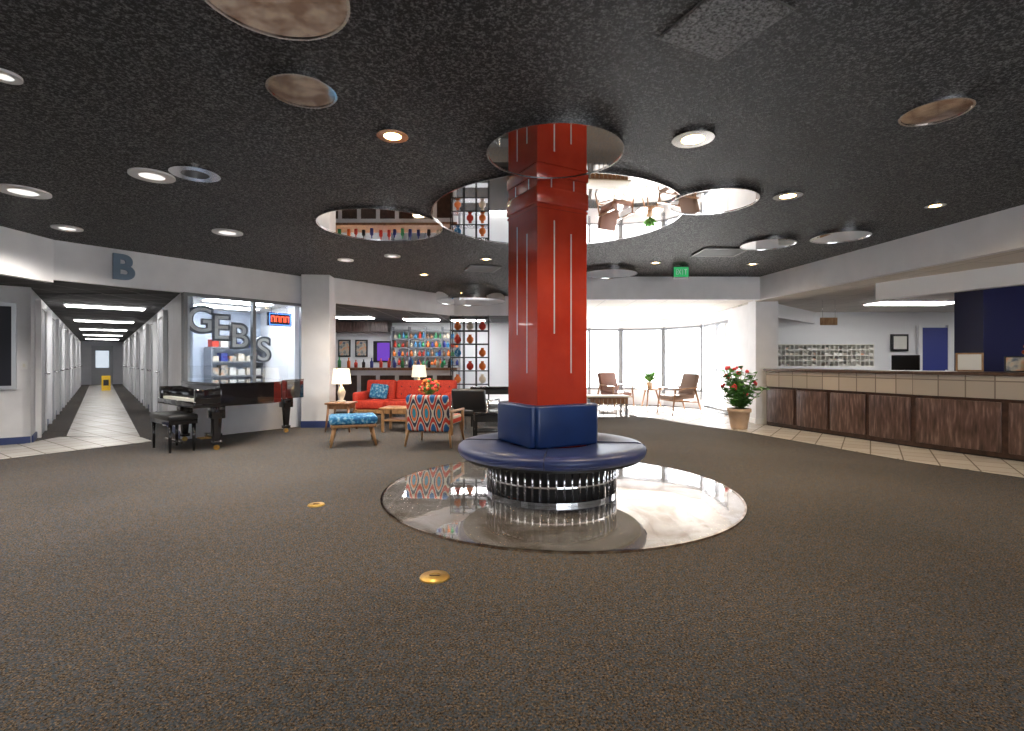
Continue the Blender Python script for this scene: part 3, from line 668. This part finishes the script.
for i in range(44):
    a=random.uniform(0,6.28); L=random.uniform(.2,.38); zz=random.uniform(.1,.32); t=(math.cos(a)*L*.6,math.sin(a)*L*.6,.15+zz)
    s_=(-math.sin(a)*.04,math.cos(a)*.04,0); m_=(t[0]*.5,t[1]*.5,.15+zz*.7)
    b.quad([(0,0,.15),(m_[0]+s_[0],m_[1]+s_[1],m_[2]),t,(m_[0]-s_[0],m_[1]-s_[1],m_[2])],M_leaf)
b.out((3.5,13.0,0.53))
b=B('glass_coffee_table'); b.box((0,0,0.45),(1.0,0.55,0.03),M_cream,bev=0.008).box((0,0,0.36),(0.9,0.45,0.14),M_woodM)
for sx in (-1,1):
    for sy in (-1,1): b.box((sx*.42,sy*.2,.2),(.05,.05,.4),M_chrome)
for i in range(9): b.cyl((-.38+i*.095,-.22,.0),(-.38+i*.095,-.22,.4),.008,M_chrome)
b.out((2.05,11.3,0),0.1)
b=B('flowering_potted_plant')
b.lathe([(0.13,0),(0.14,0.02),(0.185,0.30),(0.205,0.30),(0.205,0.36),(0.175,0.36),(0.17,0.33)],M_pot,seg=32); b.lathe([(0.0001,0.365),(0.175,0.365)],M_soil,seg=24,caps=False)
for i in range(34):
    a=random.uniform(0,6.28); q=random.uniform(.05,.42); h=random.uniform(.6,1.12)
    top=Vector((q*math.cos(a),q*math.sin(a),h)); mid=Vector((q*.4*math.cos(a),q*.4*math.sin(a),h*.65)); b.tube([(0,0,.32),mid,top],.006,M_leaf,6)
    for j in range(14):
        f=random.random(); p=mid.lerp(top,f) if j%3 else Vector((0,0,.32)).lerp(mid,.4+.6*f)
        aa=random.uniform(0,6.28); l=random.uniform(.09,.16); t=p+Vector((math.cos(aa)*l,math.sin(aa)*l,random.uniform(-.04,.07))); sd=Vector((-math.sin(aa),math.cos(aa),0.2))*l*.38; m_=(p+t)/2+Vector((0,0,.02))
        b.quad([p,m_+sd,t,m_-sd],M_leaf)
    if i%2==0:
        for j in range(4): b.sph(top+Vector((random.uniform(-.03,.03),random.uniform(-.03,.03),random.uniform(-.01,.03))),.026,M_flower,8)
b.out((4.08,9.2,0.006))

# ------------------------------------------------------------------ walls behind the camera (unseen; open bays added on the right half to let sky light in)
b=B('window_7')
for i in range(5):
    b.box((0.8+i*1.55,0,1.2),(0.1,0.12,2.6),M_alum)
b.box((3.9,0,0.15),(6.2,0.14,0.3),M_wall).box((3.9,0,2.6),(6.2,0.14,0.4),M_wall)
b.out((0,-3.6,0))
wall('wall_back_left',(-9.0,-3.6),(0.8,-3.6),0,2.85,None,0.1,-1)
wall('wall_back_right',(6.95,-3.6),(9.5,-3.6),0,2.8,None,0.1,-1)
wall('wall_right_back',(9.5,-3.6),(13,2),0,2.4,None,0.1,-1)

# ------------------------------------------------------------------ light
w=bpy.data.worlds.new('world'); sc.world=w; w.use_nodes=True
bg=w.node_tree.nodes['Background']; bg.inputs[0].default_value=(0.86,0.93,1.0,1); bg.inputs[1].default_value=4.4
sun=bpy.data.lights.new('sun','SUN'); sun.energy=38; sun.angle=math.radians(0.6); sun.color=(1,0.97,0.92)
so=bpy.data.objects.new('sun',sun); sc.collection.objects.link(so)
so.rotation_euler = Vector((-0.12,-0.93,-0.56)).to_track_quat('-Z','Y').to_euler()

cam=bpy.data.cameras.new('camera'); co=bpy.data.objects.new('camera',cam); sc.collection.objects.link(co)
cam.lens=18; cam.sensor_width=36; cam.clip_start=0.05; cam.clip_end=200
cam.shift_y=-3.5/1024
co.location=(0,0,1.2); co.rotation_euler=(math.pi/2,0,0)
sc.camera=co
